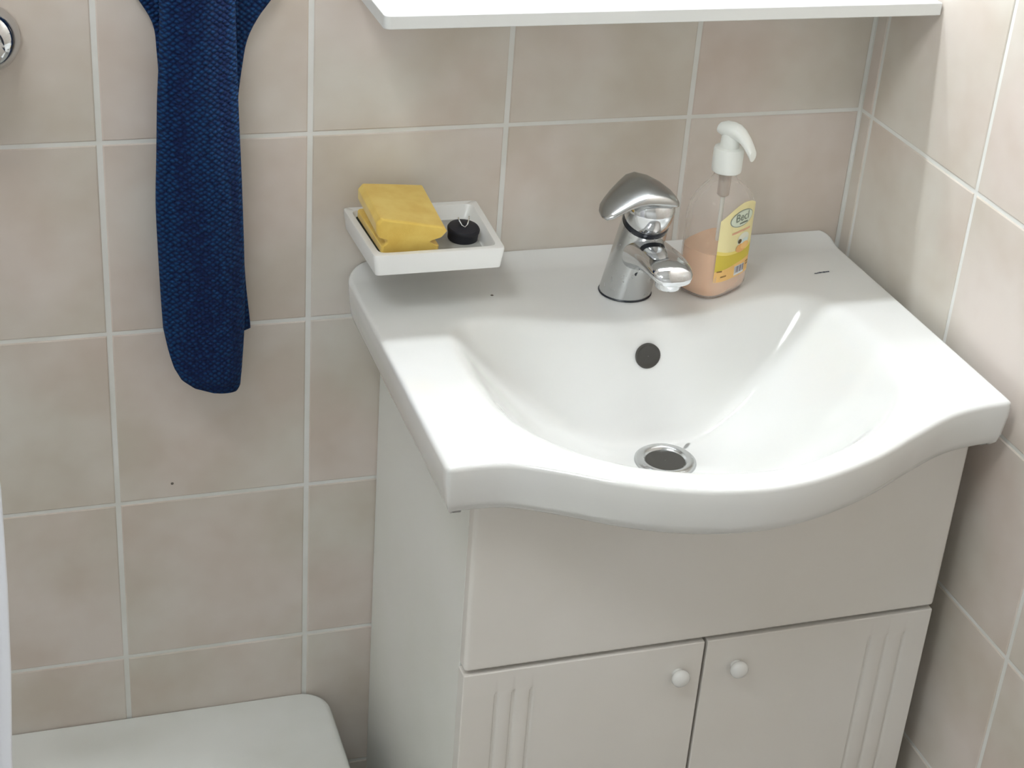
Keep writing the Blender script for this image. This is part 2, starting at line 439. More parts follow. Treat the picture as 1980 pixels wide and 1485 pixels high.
speck('speck', (-0.4307, -0.0825, zbasin(-0.4307, -0.0825)+0.0001), 0.0016, (0, 0, 1), basin)

# ------------------------------------------------------------------ vanity cabinet
CX0, CX1, CYF, CZ1 = -0.5235, -0.0285, -0.352, 0.7995
cabinet = thing('vanity_cabinet', 'cream two-door vanity cabinet under the wash basin', 'cabinet', ((CX0+CX1)/2, -0.17, 0))
def cbox(name, lo, hi, m, bv=0.001, par=None): return child(box(name, lo, hi, m, None, bv), par or cabinet)
cbox('side_panel', (CX0+0.001, CYF+0.0185, 0.0), (CX0+0.017, -0.001, CZ1-0.001), SIDEM)
cbox('side_panel', (CX1-0.017, CYF+0.0185, 0.0), (CX1-0.001, -0.001, CZ1-0.001), SIDEM)
cbox('bottom_panel', (CX0+0.017, CYF+0.0185, 0.08), (CX1-0.017, -0.001, 0.096), SIDEM)
cbox('plinth', (CX0+0.017, CYF+0.05, 0.0), (CX1-0.017, CYF+0.066, 0.08), SIDEM)
cbox('rail', (CX0+0.017, CYF+0.0185, 0.585), (CX1-0.017, CYF+0.034, 0.615), SIDEM)
# fixed front panel with a cut-out for the belly of the bowl
FZ0 = 0.6005
def hull_z(x):                             # lower hull of the basin where it crosses the panel (plane y = CYF)
    zs = [SK]+[h[1] for h in HULL]; best = CZ1
    for s, z in HULL:
        r = shrink(base, CB, s, z); inside = False
        xs_ = r[r[:, 1] < CYF][:, 0]
        if len(xs_) and xs_.min() < x < xs_.max(): best = min(best, z)
    return best
topx = np.linspace(CX0, CX1, 61)
topz = np.array([hull_z(x) for x in topx])
for _ in range(6): topz[1:-1] = np.minimum(topz[1:-1], (topz[:-2]+2*topz[1:-1]+topz[2:])/4)
topz = topz-0.0015
v, f = [], []
for yy in (CYF, CYF+0.018):
    v += [(x, yy, FZ0) for x in topx]+[(x, yy, z) for x, z in zip(topx, topz)]
n = len(topx)
for i in range(n-1):
    f += [(i, i+1, n+i+1, n+i), (2*n+i+1, 2*n+i, 3*n+i, 3*n+i+1), (i+1, i, 2*n+i, 2*n+i+1), (n+i, n+i+1, 3*n+i+1, 3*n+i)]
f += [(0, n, 3*n, 2*n), (n-1, 2*n+n-1, 4*n-1, 2*n-1)]
fp = child(mesh_obj('front_panel', v, f, LACQ), cabinet); bevel(fp, 0.004, 3, 50)

def door(x0, x1, grooves, knob_x):
    z0, z1, zt, zb, yb = 0.085, 0.5965, 0.568, 0.115, CYF+0.0175
    gw, gd = 0.0032, 0.0034
    xs = [x0+0.0, x1-0.0]
    for g in grooves: xs += [g-gw, g-gw*0.35, g, g+gw*0.35, g+gw]
    xs = sorted(xs); zs = [z0, zb-0.006, zb, zt, zt+0.006, z1]
    def dy(x, z):
        if z < zb-0.001 or z > zt+0.001: return 0
        for g in grooves:
            d = abs(x-g)
            if d < gw-1e-6: return gd if d < gw*0.3 else gd*0.8
        return 0
    v, f = [], []; nx = len(xs)
    for z in zs:
        for x in xs: v.append((x, CYF+dy(x, z), z))
    for j in range(len(zs)-1):
        for i in range(nx-1): a = j*nx+i; f.append((a, a+1, a+nx+1, a+nx))
    b0 = len(v); v += [(x0, yb, z0), (x1, yb, z0), (x1, yb, z1), (x0, yb, z1)]
    f.append((b0+3, b0+2, b0+1, b0))
    nz_ = len(zs)
    f.append(tuple(range(nx))[::-1]+(b0, b0+1)); f.append(tuple((nz_-1)*nx+i for i in range(nx))+(b0+2, b0+3))
    f.append(tuple(j*nx for j in range(nz_))+(b0+3, b0)); f.append(tuple(j*nx+nx-1 for j in range(nz_))[::-1]+(b0+1, b0+2))
    d = child(mesh_obj('door', v, f, LACQ), cabinet); bevel(d, 0.0024, 3, 62)
    k = revolve('knob', [(0.0060, 0.0), (0.0058, 0.0025), (0.0078, 0.0045), (0.0094, 0.0075), (0.0090, 0.0105), (0.0068, 0.0128), (0.0030, 0.0140), (0.0002, 0.0142)], (knob_x, CYF-0.0002, 0.5625), (0, -1, 0), KNOBM, None, 28)
    k.parent = d; k.matrix_parent_inverse = Matrix.Translation(cabinet.location).inverted() @ Matrix.Identity(4)
    k.matrix_parent_inverse = Matrix.Identity(4)
    return d
door(CX0, -0.2795, (-0.4895, -0.4725, -0.4545), -0.3045)
door(-0.2765, CX1, (-0.0945, -0.0750, -0.0555), -0.2425)

# ------------------------------------------------------------------ shelf under the mirror
v, f = [], []
SX0, SX1, SY, SZ0, SZ1 = -0.5600, -0.0022, -0.1205, 1.1395, 1.1520
prof = [(SX0, -0.0008), (SX0, SY+0.006)]
for a in range(1, 6):
    t = a/6*PI/2; prof.append((SX0+0.006-0.006*math.cos(t), SY+0.006-0.006*math.sin(t)))
prof += [(SX0+0.006, SY), (SX1, SY), (SX1, -0.0008)]
n = len(prof)
v = [(x, y, SZ0) for x, y in prof]+[(x, y, SZ1) for x, y in prof]
f = [tuple(range(n))[::-1], tuple(range(n, 2*n))]+[(i, (i+1) % n, n+(i+1) % n, n+i) for i in range(n)]
sh = bevel(mesh_obj('wall_shelf', v, f, SHELFM), 0.001, 2, 50)
tag(sh, 'white shelf board mounted on the tiled wall above the basin', 'shelf')

# lit mirror above the shelf (out of frame): the lamp that throws the shelf's shadow
mirror = thing('lit_mirror', 'wall mirror with two light strips above the white shelf', 'mirror', (-0.28, -0.01, 1.2))
child(box('mirror_glass', (-0.555, -0.008, 1.42), (-0.005, -0.001, 1.68), CHROME, None, 0.001), mirror)
def strip(z, h, e, y0, y1):
    # opaque back and top, milky diffuser open to the front and downwards
    hs = child(box('lamp_housing', (-0.545, y0+0.0005, z-h/2), (-0.015, -0.001, z+h/2+0.010), SHELFM, None, 0.001), mirror)
    child(box('lamp_cover', (-0.545, y1-0.002, z+h/2+0.0005), (-0.015, y0, z+h/2+0.010), SHELFM, None, 0.001), mirror)
    LM = mat('lamp_diffuser', (1, 1, 1, 1), 0.5, emit=(0.93, 1.0, 1.06, 1), estr=e)
    d = box('lamp_diffuser', (-0.535, y1, z-h/2), (-0.025, y0, z+h/2), LM)
    d.parent = hs
strip(1.740, 0.028, LAMP_UPPER, -0.028, -0.054)
strip(1.365, 0.014, LAMP_LOWER, -0.026, -0.030)

# fill light under the ceiling, added out of frame to lift the ambient level
gl = mat('ceiling_fill_glow', (1, 1, 1, 1), 0.4, emit=(0.95, 1.0, 1.02, 1), estr=CEILING_FILL)
cl = revolve('ceiling_fill_lamp', [(0.001, -0.13), (0.15, -0.12), (0.25, -0.095), (0.30, -0.05), (0.295, -0.01), (0.28, -0.0005)], (-1.30, -1.05, ZC), (0, 0, 1), gl)
tag(cl, 'added unseen round fill lamp under the ceiling', 'lamp')

# ------------------------------------------------------------------ tap
TX = -0.293
tap = thing('mixer_tap', 'chrome single-lever mixer tap on the basin ledge', 'tap', (TX, -0.095, ZD))
ax = Vector((0, -0.40, 0.917)).normalized()
zb_ = ZD+0.0016
secs = []
B0, B1 = Vector((TX, -0.0955, zb_)), Vector((TX, -0.1280, 0.9425))
for t in np.linspace(0, 1, 10):
    n_ = Vector((0, 0, 1)).lerp(ax, t).normalized()
    secs.append(ring(B0.lerp(B1, t), n_, 0.0265-0.003*t, 40))
child(loft('tap_body', secs, WORN), tap)
child(revolve('base_ring', [(0.0272, 0.0), (0.0275, 0.0006), (0.0268, 0.0016)], (TX, -0.0955, zb_-0.0012), (0, 0, 1), SEAL, None, 40), tap)
child(revolve('seal_ring', [(0.0225, 0.0), (0.0228, 0.0015), (0.0228, 0.0045), (0.0225, 0.006)], B1-ax*0.0008, ax, SEAL, None, 40), tap)
cap_c = B1+ax*0.0052
lever = child(revolve('lever_cap', [(0.0222, 0.0), (0.0236, 0.003), (0.0242, 0.010), (0.0238, 0.018), (0.0222, 0.024), (0.017, 0.029), (0.008, 0.0315), (0.0002, 0.032)], cap_c, ax, CHROME, None, 40), tap)
# lever: a broad flat paddle laid over the cap, pointing along -x and sagging to its tip
lsec = []
for (x, y, z, hw, ht) in ((-0.2690, -0.1455, 0.9695, 0.003, 0.0012), (-0.2705, -0.1450, 0.9705, 0.007, 0.0030), (-0.2750, -0.1435, 0.9730, 0.0115, 0.0048), (-0.2830, -0.1405, 0.9765, 0.0165, 0.0060), (-0.2930, -0.1370, 0.9795, 0.0210, 0.0062), (-0.3040, -0.1345, 0.9810, 0.0238, 0.0056),
                          (-0.3130, -0.1355, 0.9800, 0.0232, 0.0048), (-0.3230, -0.1390, 0.9765, 0.0205, 0.0040), (-0.3330, -0.1430, 0.9720, 0.0180, 0.0035), (-0.3410, -0.1465, 0.9680, 0.0152, 0.0031), (-0.3470, -0.1485, 0.9650, 0.0115, 0.0025), (-0.3500, -0.1490, 0.9635, 0.0055, 0.0010)):
    r = []
    for k in range(40):
        a = 2*PI*k/40; ca, sa = math.cos(a), math.sin(a)
        wy = math.copysign(abs(ca)**0.7, ca)*hw; wz = math.copysign(abs(sa)**0.8, sa)*ht
        r.append((x, y+wy, z+wy*0.26+wz))
    lsec.append(r)
lv = child(loft('lever_handle', lsec, LEVERM), tap)
# spout
ssec = []
for (y, z, rx, rz) in ((-0.105, 0.903, 0.0205, 0.024), (-0.130, 0.9115, 0.0215, 0.0195), (-0.150, 0.9165, 0.0220, 0.0152), (-0.170, 0.9205, 0.0222, 0.0125), (-0.188, 0.9220, 0.0220, 0.0108), (-0.200, 0.9215, 0.0210, 0.0095), (-0.209, 0.9200, 0.0188, 0.0078), (-0.2145, 0.9185, 0.0145, 0.0055), (-0.2165, 0.9180, 0.006, 0.0020)):
    ssec.append([(TX+rx*math.copysign(abs(math.cos(2*PI*k/32))**0.8, math.cos(2*PI*k/32)), y, z+rz*math.copysign(abs(math.sin(2*PI*k/32))**0.8, math.sin(2*PI*k/32))) for k in range(32)])
child(loft('spout', ssec, CHROME), tap)
child(revolve('aerator', [(0.0125, 0.012), (0.0125, 0.002), (0.0115, 0.0), (0.0095, 0.0), (0.009, 0.003)], (TX, -0.196, 0.9045), (0, 0, 1), CHROME, None, 28), tap)
child(revolve('stop_button', [(0.0045, -0.002), (0.0045, 0.0006), (0.0035, 0.001), (0.0002, 0.001)], (TX-0.0035, -0.1333, 0.8895), (-0.05, -0.95, -0.35), SEAL, None, 16), tap)

# ------------------------------------------------------------------ soap bottle
bot = thing('soap_dispenser', 'clear pump bottle of peach liquid soap with a yellow label beside the tap', 'soap bottle', (-0.199, -0.0985, ZD+0.0006))
bot.rotation_euler = (0, 0, math.radians(31))
A_, B_ = 0.0375, 0.0265
def bsec(z, s=1.0, a=None, b=None, n=48, p=3.2):
    a = A_*s if a is None else a; b = B_*s if b is None else b
    out = []
    for k in range(n):
        t = 2*PI*k/n; c, s_ = math.cos(t), math.sin(t)
        out.append((a*math.copysign(abs(c)**(2/p), c), b*math.copysign(abs(s_)**(2/p), s_), z))
    return out
BODY = [(0.0002, 0.0315, 0.0215), (0.002, 0.035, 0.0245), (0.006, 0.037, 0.0262), (0.012, A_, B_), (0.085, A_*0.985, B_*0.985), (0.096, 0.0352, 0.0250), (0.104, 0.031, 0.0225), (0.111, 0.0245, 0.0190), (0.1165, 0.0175, 0.0145), (0.121, 0.0128, 0.0125), (0.124, 0.0115, 0.0115), (0.130, 0.0115, 0.0115)]
rs = []
for i, (z, a, b) in enumerate(BODY):
    p = 3.2 if z < 0.09 else 2.0+1.2*max(0, (0.118-z)/0.028)
    rs.append(bsec(z, a=a, b=b, p=p))
loft('bottle_body', rs, CLEAR, bot)
LIQ = [(0.003, 0.0335, 0.023), (0.006, 0.0357, 0.0248), (0.012, 0.0362, 0.0251), (0.050, 0.0361, 0.0250)]
loft('liquid_soap', [bsec(z, a=a, b=b) for z, a, b in LIQ], LIQUID, bot)
pump = revolve('pump_collar', [(0.0135, 0.1265), (0.0148, 0.1275), (0.0152, 0.130), (0.0152, 0.149), (0.0144, 0.1515), (0.010, 0.1525), (0.0072, 0.153)], (0, 0, 0), (0, 0, 1), PUMP, bot, 36)
pst = revolve('pump_stem', [(0.0098, 0.152), (0.0094, 0.158), (0.0090, 0.1665)], (0, 0, 0), (0, 0, 1), PUMP, bot, 24)
# pump head with a drooping nozzle
hs = []
for (y, z, rx, rz) in ((0.0135, 0.1690, 0.003, 0.003), (0.0125, 0.1690, 0.0075, 0.0056), (0.007, 0.1695, 0.0095, 0.0078), (-0.001, 0.170, 0.0098, 0.0082), (-0.008, 0.1695, 0.0090, 0.0078), (-0.014, 0.167, 0.0078, 0.0072), (-0.020, 0.162, 0.0068, 0.0068), (-0.025, 0.156, 0.0062, 0.0064), (-0.0285, 0.151, 0.0056, 0.0060)):
    hs.append([(rx*math.cos(2*PI*k/20), y, z+rz*math.sin(2*PI*k/20)) for k in range(20)])
loft('pump_head', hs, PUMP, bot)
tube('dip_tube', [(0, 0, 0.126), (0.001, 0, 0.08), (0.004, 0.002, 0.04), (0.006, 0.003, 0.006)], 0.0022, PUMP, bot)
loft('pump_chamber', [ring((0, 0, z), (0, 0, 1), r, 16) for z, r in ((0.100, 0.004), (0.102, 0.0062), (0.126, 0.0066))], see_through('milky_pump_chamber', (0.9, 0.87, 0.84, 1), srgb(205, 190, 178), 0.5, 0.3), bot)

def front_y(x, off):
    t = min(1, abs(x)/(A_*0.985)); return -B_*0.987*(1-t**3.2)**(1/3.2)-off
def on_label(name, cols, m, off, par, nz=14):
    """cols: list of (x, z_low, z_high) -> a strip wrapped onto the front of the bottle"""
    v, f = [], []
    for x, z0, z1 in cols:
        for k in range(nz+1):
            v.append((x, front_y(x, off), z0+(z1-z0)*k/nz))
    for i in range(len(cols)-1):
        for k in range(nz): a = i*(nz+1)+k; f.append((a, a+nz+1, a+nz+2, a+1))
    o = mesh_obj(name, v, f, m, par, True); return o
def xs_(a, b, n=16): return [a+(b-a)*i/n for i in range(n+1)]
HW = 0.0300
def ltop(x): return 0.101-0.010*(abs(x)/HW)**2.5-(0.004 if x < 0 else 0)*(abs(x)/HW)
lab = on_label('label', [(x, 0.0195, ltop(x)) for x in xs_(-HW, HW, 24)], ink('cream_yellow', 234, 222, 166), 0.0003, bot)
lab['label'] = 'pale yellow printed label'
def lowband(x, k): return 0.030+0.012*(x/HW+1)*0.35+k
on_label('label_band', [(x, 0.0345+0.003*(x/HW), 0.0465+0.004*(x/HW)**2) for x in xs_(-HW, HW)], ink('mustard', 206, 184, 62), 0.0005, lab)
on_label('label_band_edge', [(x, 0.0465+0.004*(x/HW)**2, 0.0495+0.005*(x/HW)**2) for x in xs_(-HW, HW)], ink('lemon', 232, 212, 112), 0.0005, lab)
on_label('label_foot', [(x, 0.0197, 0.0345+0.003*(x/HW)) for x in xs_(-HW, HW)], ink('amber', 232, 186, 112), 0.0005, lab)
def ell(name, cx, cz, a, b, m, off, par=lab):
    return on_label(name, [(cx+a*math.cos(t), cz-b*math.sin(t)-1e-5, cz+b*math.sin(t)+1e-5) for t in np.linspace(PI, 0, 19)], m, off, par, 6)
ell('logo_outline', 0.000, 0.0845, 0.0195, 0.0090, ink('grey_green', 150, 158, 142), 0.0005)
ell('logo_field', 0.000, 0.0845, 0.0183, 0.0080, ink('pale_green', 214, 222, 202), 0.0007)
on_label('label_caption', [(x, 0.0690, 0.0712) for x in xs_(-0.014, 0.018)], ink('salmon', 222, 172, 138), 0.0005, lab, 2)
ell('flower_petals', 0.0075, 0.0595, 0.0105, 0.0075, ink('milky', 226, 226, 208), 0.0005)
ell('flower_petal_shade', 0.0105, 0.0565, 0.006, 0.004, ink('ice', 206, 220, 216), 0.0007)
ell('flower_eye', 0.0010, 0.0588, 0.0030, 0.0024, ink('umber', 92, 76, 44), 0.0009)
ell('apricot', 0.0050, 0.0510, 0.0095, 0.0048, ink('apricot', 226, 170, 104), 0.0007)
ell('apricot', 0.0110, 0.0525, 0.0075, 0.0040, ink('apricot_light', 236, 190, 120), 0.0008)
on_label('barcode_field', [(x, 0.0212, 0.0315) for x in xs_(-0.002, 0.0155, 6)], ink('white', 232, 232, 230), 0.0007, lab, 2)
bx_ = -0.0008
for i in range(9):
    w = 0.0006+0.0005*((i*7) % 3)
    on_label('barcode_bar', [(bx_, 0.0236, 0.0308), (bx_+w, 0.0236, 0.0308)], ink('bar_grey', 128, 122, 130), 0.0009, lab, 1); bx_ += 0.00175
for cx, cz, w in ((-0.025, 0.0315, 0.006), (-0.019, 0.025, 0.008), (0.0215, 0.0315, 0.006), (0.0215, 0.0285, 0.006)):
    on_label('small_print', [(cx-w/2, cz-0.0008, cz+0.0008), (cx, cz-0.0008, cz+0.0008), (cx+w/2, cz-0.0008, cz+0.0008)], ink('brown', 140, 104, 50), 0.0007, lab, 1)
def text_mesh(name, s, size, m, par, cx, cz, off, shear=0.0, sx=1.0):
    cu = bpy.data.curves.new(name, 'FONT'); cu.body = s; cu.size = size; cu.align_x = 'CENTER'; cu.align_y = 'CENTER'; cu.shear = shear; cu.resolution_u = 3
    to = bpy.data.objects.new(name, cu); COL.objects.link(to)
    dg = bpy.context.evaluated_depsgraph_get(); me = bpy.data.meshes.new_from_object(to.evaluated_get(dg))
    bpy.data.objects.remove(to, do_unlink=True)
    bm = bmesh.new(); bm.from_mesh(me); bmesh.ops.triangulate(bm, faces=bm.faces); bm.to_mesh(me); bm.free()
    for p in me.vertices:
        x, z = p.co.x*sx+cx, p.co.y+cz
        p.co = (x, front_y(x, off), z)
    me.materials.clear(); me.materials.append(m)
    o = bpy.data.objects.new(name, me); COL.objects.link(o); o.parent = par; o.name = name
    return o
text_mesh('logo_lettering', 'Becl', 0.0125, ink('moss_grey', 112, 122, 108), lab, 0.0, 0.0858, 0.0010, 0.0, 1.1)
on_label('logo_underline', [(x, 0.0785, 0.0800) for x in xs_(-0.004, 0.010, 6)], ink('moss_grey', 112, 122, 108), 0.0010, lab, 1)

# ------------------------------------------------------------------ soap dish, sponge, plug
dish = thing('soap_dish', 'white rectangular soap dish fixed to the tiled wall', 'soap dish', (-0.497, -0.06, 0.897))
def dpts(z, ins, insf=None):
    i = ins; q = i if insf is None else insf
    return [(-0.5672+i, -0.0008-(i if i > 0.004 else 0), z), (-0.5632+i, -0.1195+q, z), (-0.4318-i, -0.1195+q, z), (-0.4262-i, -0.0008-(i if i > 0.004 else 0), z)]
def corner_round(q, r, n=4):
    out = []
    for i in range(4):
        p, a, b = Vector(q[i]), Vector(q[i-1]), Vector(q[(i+1) % 4])
        p0 = p+(a-p).normalized()*r; p1 = p+(b-p).normalized()*r
        for k in range(n+1):
            t = k/n; out.append(p0*(1-t)**2+p*2*t*(1-t)+p1*t*t)
    return out
prof = [(0.8985, 0.0055, 0.0045), (0.8995, 0.0035, 0.0025), (0.919, 0.0008, 0.0006), (0.9205, 0.0012, 0.001), (0.9208, 0.002, 0.002)]
rs = [corner_round(dpts(z, a, b), 0.004) for z, a, b in prof]
rs += [corner_round(dpts(z, a, b), r) for z, a, b, r in ((0.9205, 0.0075, 0.0075, 0.008), (0.919, 0.0085, 0.0085, 0.008), (0.9085, 0.0115, 0.0115, 0.009), (0.9065, 0.0135, 0.0135, 0.009))]
child(loft('dish_body', rs, DISHM), dish)
rs = [corner_round(dpts(z, a, b), 0.008) for z, a, b in ((0.9068, 0.0145, 0.0145), (0.9075, 0.0148, 0.0148), (0.9078, 0.0165, 0.0165))]
child(loft('dish_insert', rs, FROST), dish)

# sponge: grip profile lofted from front to back
fr = [(-0.5590, 0.9105), (-0.4930, 0.9105), (-0.4925, 0.9165), (-0.4985, 0.9190), (-0.5015, 0.9215), (-0.4965, 0.9235), (-0.4880, 0.9270), (-0.4845, 0.9340), (-0.4880, 0.9400),
      (-0.5300, 0.9465), (-0.5485, 0.9490), (-0.5530, 0.9440), (-0.5525, 0.9340), (-0.5500, 0.9290), (-0.5430, 0.9265), (-0.5425, 0.9230), (-0.5480, 0.9205), (-0.5600, 0.9200)]
def sp_ring(t):
    y = -0.1020+t*0.086
    r = []
    for i, (x, z) in enumerate(fr):
        up = min(1, max(0, (z-0.918)/0.02))
        yy = y+up*(-0.006*(1-t)-0.006*t) + up*(x+0.52)*(-0.12)*(1-t)
        zz = z+up*(0.0015*t)+up*0.004*t*(x+0.55)/0.06
        r.append(Vector((max(x-0.002, -0.5522-0.0028*t) if z < 0.922 else x-0.0050+0.0015*t, yy, zz+0.0040)))
    return r
sponge = thing('sponge', 'yellow foam sponge with dark scouring pad lying in the soap dish', 'sponge', (-0.525, -0.06, 0.9085))
def ends(r0, inset):
    c = sum(r0, Vector())/len(r0); return [c+(p-c)*inset for p in r0]
rgs = [sp_ring(t) for t in np.linspace(0, 1, 7)]
r_a = ends(rgs[0], 0.93); r_b = ends(rgs[-1], 0.93)
for p in r_a: p.y -= 0.0025
for p in r_b: p.y += 0.0025
fo = loft('foam', [r_a]+rgs+[r_b], FOAM)
bevel(fo, 0.0022, 3, 22)
child(fo, sponge)
pr = []
for t in np.linspace(0, 1, 4):
    y = -0.1025+t*0.087; dx = -0.0028*t
    pr.append([(-0.5520+dx, y, 0.9092), (-0.4960, y, 0.9092), (-0.4955, y, 0.9160), (-0.5537+dx, y, 0.9172)])
child(bevel(loft('scouring_pad', pr, PAD, smooth=False), 0.001), sponge)
# plug
plug = thing('sink_plug', 'black rubber sink plug with wire loop lying in the soap dish', 'plug', (-0.4595, -0.0640, 0.9082))
revolve('stopper', [(0.0140, 0.0), (0.0150, 0.0008), (0.0152, 0.006), (0.0150, 0.0085), (0.0160, 0.0090), (0.0163, 0.0115), (0.0150, 0.0135), (0.0100, 0.0150), (0.0045, 0.0155), (0.0040, 0.0180), (0.0002, 0.0185)], (0, 0, 0), (0.03, -0.10, 1), RUBBER, plug, 36)
lp = [(-0.0058, -0.0015, 0.0235), (-0.0050, -0.0025, 0.0205), (-0.0028, -0.0050, 0.0165), (0.0, -0.0062, 0.0148), (0.0028, -0.0050, 0.0170), (0.0050, -0.0025, 0.0210), (0.0056, -0.0012, 0.0240)]
tube('wire_loop', lp, 0.0007, CHROME, plug, 8)

# ------------------------------------------------------------------ towel on a hook
towel = thing('hand_towel', 'navy blue terry hand towel hanging against the tiled wall', 'towel', (-0.71, -0.03, 0.75))
FL = [(-0.26, -0.7480), (-0.22, -0.7490), (-0.16, -0.7515), (-0.10, -0.7530), (-0.05, -0.7535), (0.0, -0.7512), (0.05, -0.7490), (0.10, -0.7455), (0.145, -0.7440), (0.25, -0.742), (0.40, -0.730), (0.52, -0.715)]
FR_ = [(-0.26, -0.6760), (-0.20, -0.6715), (-0.15, -0.6700), (-0.05, -0.6715), (0.05, -0.6745), (0.145, -0.6765), (0.25, -0.680), (0.40, -0.687), (0.52, -0.698)]
def zbot(u): return interp(u, [(0, -0.183), (0.04, -0.208), (0.09, -0.225), (0.18, -0.238), (0.35, -0.248), (0.6, -0.2535), (0.93, -0.2555), (1.0, -0.251)])
def towel_layer(name, left, right, zb, ztop, thick, yc, ripple, nu=44, nv=110):
    v, f = [], []
    ncs = 2*nu
    for j in range(nv+1):
        t = j/nv
        for k in range(ncs):
            a = 2*PI*k/ncs
            u = 0.5-0.5*math.cos(a); side = -1 if a < PI else 1      # front side first
            z = ztop+(zb(u)-ztop)*t
            xl, xr = smooth_interp(z, left), smooth_interp(z, right)
            prof_ = (max(0, 1-abs(2*u-1)**3.5))**0.5
            y = yc + (-thick*prof_ if side < 0 else thick*0.35*prof_)
            if side < 0: y += ripple(u, z)*prof_
            if t > 0.985: y = yc+(y-yc)*0.75
            v.append((xl+(xr-xl)*u, y, 1+z))
    for j in range(nv):
        for k in range(ncs):
            a = j*ncs+k; b = j*ncs+(k+1) % ncs; f.append((a, b, b+ncs, a+ncs))
    f.append(tuple(range(ncs))); f.append(tuple(nv*ncs+k for k in range(ncs))[::-1])
    return child(mesh_obj(name, v, f, TOWEL, None, True), towel)
def rip_f(u, z):
    return 0.004*math.sin(u*5.2+1.3+z*4)+0.003*math.exp(-((u-0.16-0.05*math.sin(z*6))/0.05)**2)-0.0015*math.sin(z*22+u*3)
towel_layer('front_fold', FL, FR_, zbot, 0.50, 0.017, -0.030, rip_f)
BL_ = [(-0.21, -0.740), (-0.10, -0.742), (0.05, -0.744), (0.09, -0.7455), (0.117, -0.7485), (0.145, -0.7640), (0.18, -0.785), (0.25, -0.800), (0.40, -0.790), (0.52, -0.745)]
BR_ = [(-0.21, -0.6610), (-0.195, -0.6615), (-0.15, -0.6655), (-0.10, -0.668), (0.0, -0.6735), (0.045, -0.6710), (0.075, -0.6670), (0.10, -0.6620), (0.12, -0.6520), (0.145, -0.6340), (0.18, -0.618), (0.25, -0.606), (0.40, -0.625), (0.52, -0.680)]
def zbot2(u): return interp(u, [(0, -0.19), (0.7, -0.206), (1, -0.2005)])
def rip_b(u, z): return 0.003*math.sin(u*9+z*5)+0.007*min(1, max(0, (z-0.12)/0.12))*math.sin(u*24+z*3)
towel_layer('back_fold', BL_, BR_, zbot2, 0.50, 0.007, -0.0100, rip_b)
hook = thing('towel_hook', 'chrome wall hook holding the navy towel', 'hook', (-0.705, 0, 1.5))
child(revolve('hook_plate', [(0.02, 0.0005), (0.02, 0.004), (0.017, 0.006), (0.0002, 0.007)], (-0.705, 0, 1.545), (0, -1, 0), CHROME), hook)
child(tube('hook_arm', [(-0.705, -0.005, 1.545), (-0.705, -0.03, 1.535), (-0.705, -0.055, 1.53), (-0.705, -0.068, 1.54), (-0.705, -0.07, 1.56)], 0.005, CHROME), hook)

# ------------------------------------------------------------------ bath mixer at the left edge
bm_ = thing('bath_mixer', 'chrome bath mixer fixed to the wall left of the towel', 'tap', (-0.97, 0, 1.1))
for fx in (-0.8955, -1.0455):
    child(revolve('wall_flange', [(0.0315, 0.0005), (0.0318, 0.003), (0.0308, 0.009), (0.0275, 0.016), (0.0215, 0.0215), (0.0165, 0.024), (0.015, 0.03)], (fx, 0, 1.105), (0, -1, 0), CHROME, None, 40), bm_)
    child(revolve('union_nut', [(0.0125, 0.028), (0.0165, 0.030), (0.0165, 0.046), (0.013, 0.048)], (fx, 0, 1.105), (0, -1, 0), CHROME, None, 6), bm_)
child(revolve('mixer_body', [(0.002, -0.104), (0.016, -0.1), (0.0195, -0.09), (0.0195, 0.07), (0.016, 0.080), (0.002, 0.084)], (-0.9705, -0.062, 1.105), (1, 0, 0), CHROME, None, 32), bm_)
child(tube('mixer_lever', [(-0.9705, -0.07, 1.12), (-0.9705, -0.10, 1.135), (-0.9705, -0.15, 1.145)], 0.007, CHROME), bm_)
child(tube('bath_spout', [(-0.9705, -0.07, 1.095), (-0.9705, -0.11, 1.08), (-0.9705, -0.15, 1.06), (-0.9705, -0.16, 1.04)], 0.011, CHROME), bm_)

# ------------------------------------------------------------------ bathtub
tub = thing('bathtub', 'white enamel bathtub beside the vanity cabinet', 'bathtub', (-1.23, -0.36, 0))
TX0, TX1, TY0, TZ = XL+0.001, -0.5735, -0.72, 0.3115
def rrect(x0, x1, y0, y1, r, z, n=8):
    pts = []
    for cx, cy, a0 in ((x1-r, y1-r, 0), (x0+r, y1-r, PI/2), (x0+r, y0+r, PI), (x1-r, y0+r, 1.5*PI)):
        for k in range(n+1):
            a = a0+k/n*PI/2; pts.append((cx+r*math.cos(a), cy+r*math.sin(a), z))
    return pts
def tr(ins, z, r): return rrect(TX0+ins, TX1-ins, TY0+ins, -0.0006-ins*(0.12 if ins < 0.02 else 1), max(r-ins*0.6, 0.004), z)
rs = [tr(0.035, 0.0, 0.03), tr(0.02, 0.15, 0.03), tr(0.006, 0.265, 0.03), tr(0.001, 0.285, 0.03), tr(0.0, TZ-0.010, 0.03), tr(0.001, TZ-0.005, 0.03), tr(0.0035, TZ-0.0015, 0.03), tr(0.008, TZ, 0.03), tr(0.012, TZ, 0.03)]
for ins, z, r in ((0.07, TZ+0.0005, 0.09), (0.085, TZ-0.001, 0.10), (0.098, TZ-0.008, 0.10), (0.105, TZ-0.02, 0.11), (0.14, TZ-0.15, 0.13), (0.165, TZ-0.225, 0.15), (0.21, TZ-0.25, 0.16)):
    rs.append(rrect(TX0+ins, TX1-ins, TY0+ins, -ins, r, z))
tb = child(loft('tub_shell', rs, TUBM), tub)
tb.data.set_sharp_from_angle(angle=math.radians(75))

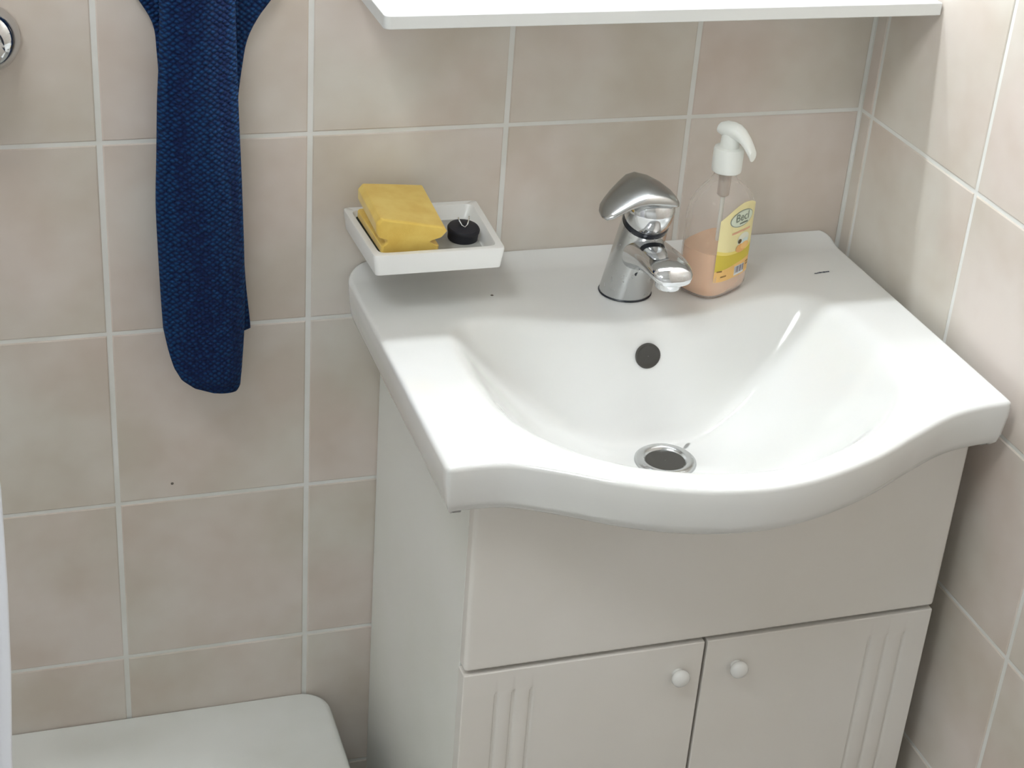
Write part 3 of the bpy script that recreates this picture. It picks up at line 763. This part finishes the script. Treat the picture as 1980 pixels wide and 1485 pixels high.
# ------------------------------------------------------------------ shower curtain
v, f = [], []
nx, nz_ = 120, 30
CZ0, CZ1_ = 0.22, 1.98
def cur_right(z): return interp(z, [(0.2, -0.936), (0.90, -0.9255), (1.0, -0.9190), (1.05, -0.9175), (1.11, -0.9165), (1.3, -0.925), (1.98, -0.96)])
for j in range(nz_+1):
    z = CZ0+(CZ1_-CZ0)*j/nz_
    for i in range(nx+1):
        u = i/nx; x0 = -1.50-0.05*(1-j/nz_); xr = cur_right(z)
        amp = 0.022+0.010*(1-j/nz_)
        x = x0+(xr-x0)*u
        v.append((x, -0.752+amp*math.sin(u*PI*15+0.25*math.sin(z*3)), z))
for j in range(nz_):
    for i in range(nx): a = j*(nx+1)+i; f.append((a, a+1, a+nx+2, a+nx+1))
cu = mesh_obj('curtain_cloth', v, f, CURT, None, True)
so = cu.modifiers.new('thick', 'SOLIDIFY'); so.thickness = 0.0012
curtain = thing('shower_curtain', 'white shower curtain hanging in front of the bathtub', 'curtain', (-1.2, -0.752, CZ0))
child(cu, curtain)
for i in range(8):
    u = (i+0.5)/7.5
    if u > 1: break
    x = -1.50+(cur_right(1.98)+1.50)*u
    child(tube('curtain_ring', [(x, -0.752+0.02*math.cos(a), 2.0+0.022*math.sin(a)) for a in np.linspace(0, 2*PI, 17)], 0.0018, PUMP, None, 6), curtain)
rod = tube('curtain_rod', [(XL+0.001, -0.752, 2.01), (-0.001, -0.752, 2.01)], 0.011, CHROME, None, 16)
tag(rod, 'chrome rod carrying the white shower curtain', 'rod')

# ------------------------------------------------------------------ small marks and water
sp = revolve('speck', [(0.0016, 0), (0.0012, 0.0004), (0.0001, 0.0006)], (-0.7434, 0.0, 0.6171), (0, -1, 0), ink('speck', 110, 102, 92), wb, 10)
def drop(x, y, a, b, ang, h=0.0011):
    rs = []
    for s, hh in ((1, 0), (0.92, 0.5), (0.7, 0.85), (0.4, 1.0), (0.02, 1.03)):
        r = []
        for k in range(20):
            t = 2*PI*k/20; lx, ly = a*s*math.cos(t), b*s*math.sin(t)
            gx = x+lx*math.cos(ang)-ly*math.sin(ang); gy = y+lx*math.sin(ang)+ly*math.cos(ang)
            # plane through the bowl surface
            r.append((gx, gy, z_s+gxs*(gx-x)+gys*(gy-y)+hh*h))
        rs.append(r)
    return loft('water_drop', rs, WATER)
def bowl_plane(x, y, e=0.006):
    g = lambda a, b: ZD-float(bowl_depth(np.array([a]), np.array([b]))[0])
    return g(x, y), (g(x+e, y)-g(x-e, y))/(2*e), (g(x, y+e)-g(x, y-e))/(2*e)
for (x, y, a, b, ang, lb) in ((-0.2590, -0.2150, 0.0120, 0.0026, 0.75, 'long water streak above the drain in the basin bowl'),
                              (-0.2780, -0.2110, 0.0030, 0.0018, 0.3, 'tiny round water drop beside the drain ring'),
                              (-0.2240, -0.1960, 0.0060, 0.0022, 0.7, 'short water drop higher up on the bowl side')):
    z_s, gxs, gys = bowl_plane(x, y)
    tag(drop(x, y, a, b, ang), lb, 'water drop', 'water drops in the bowl')
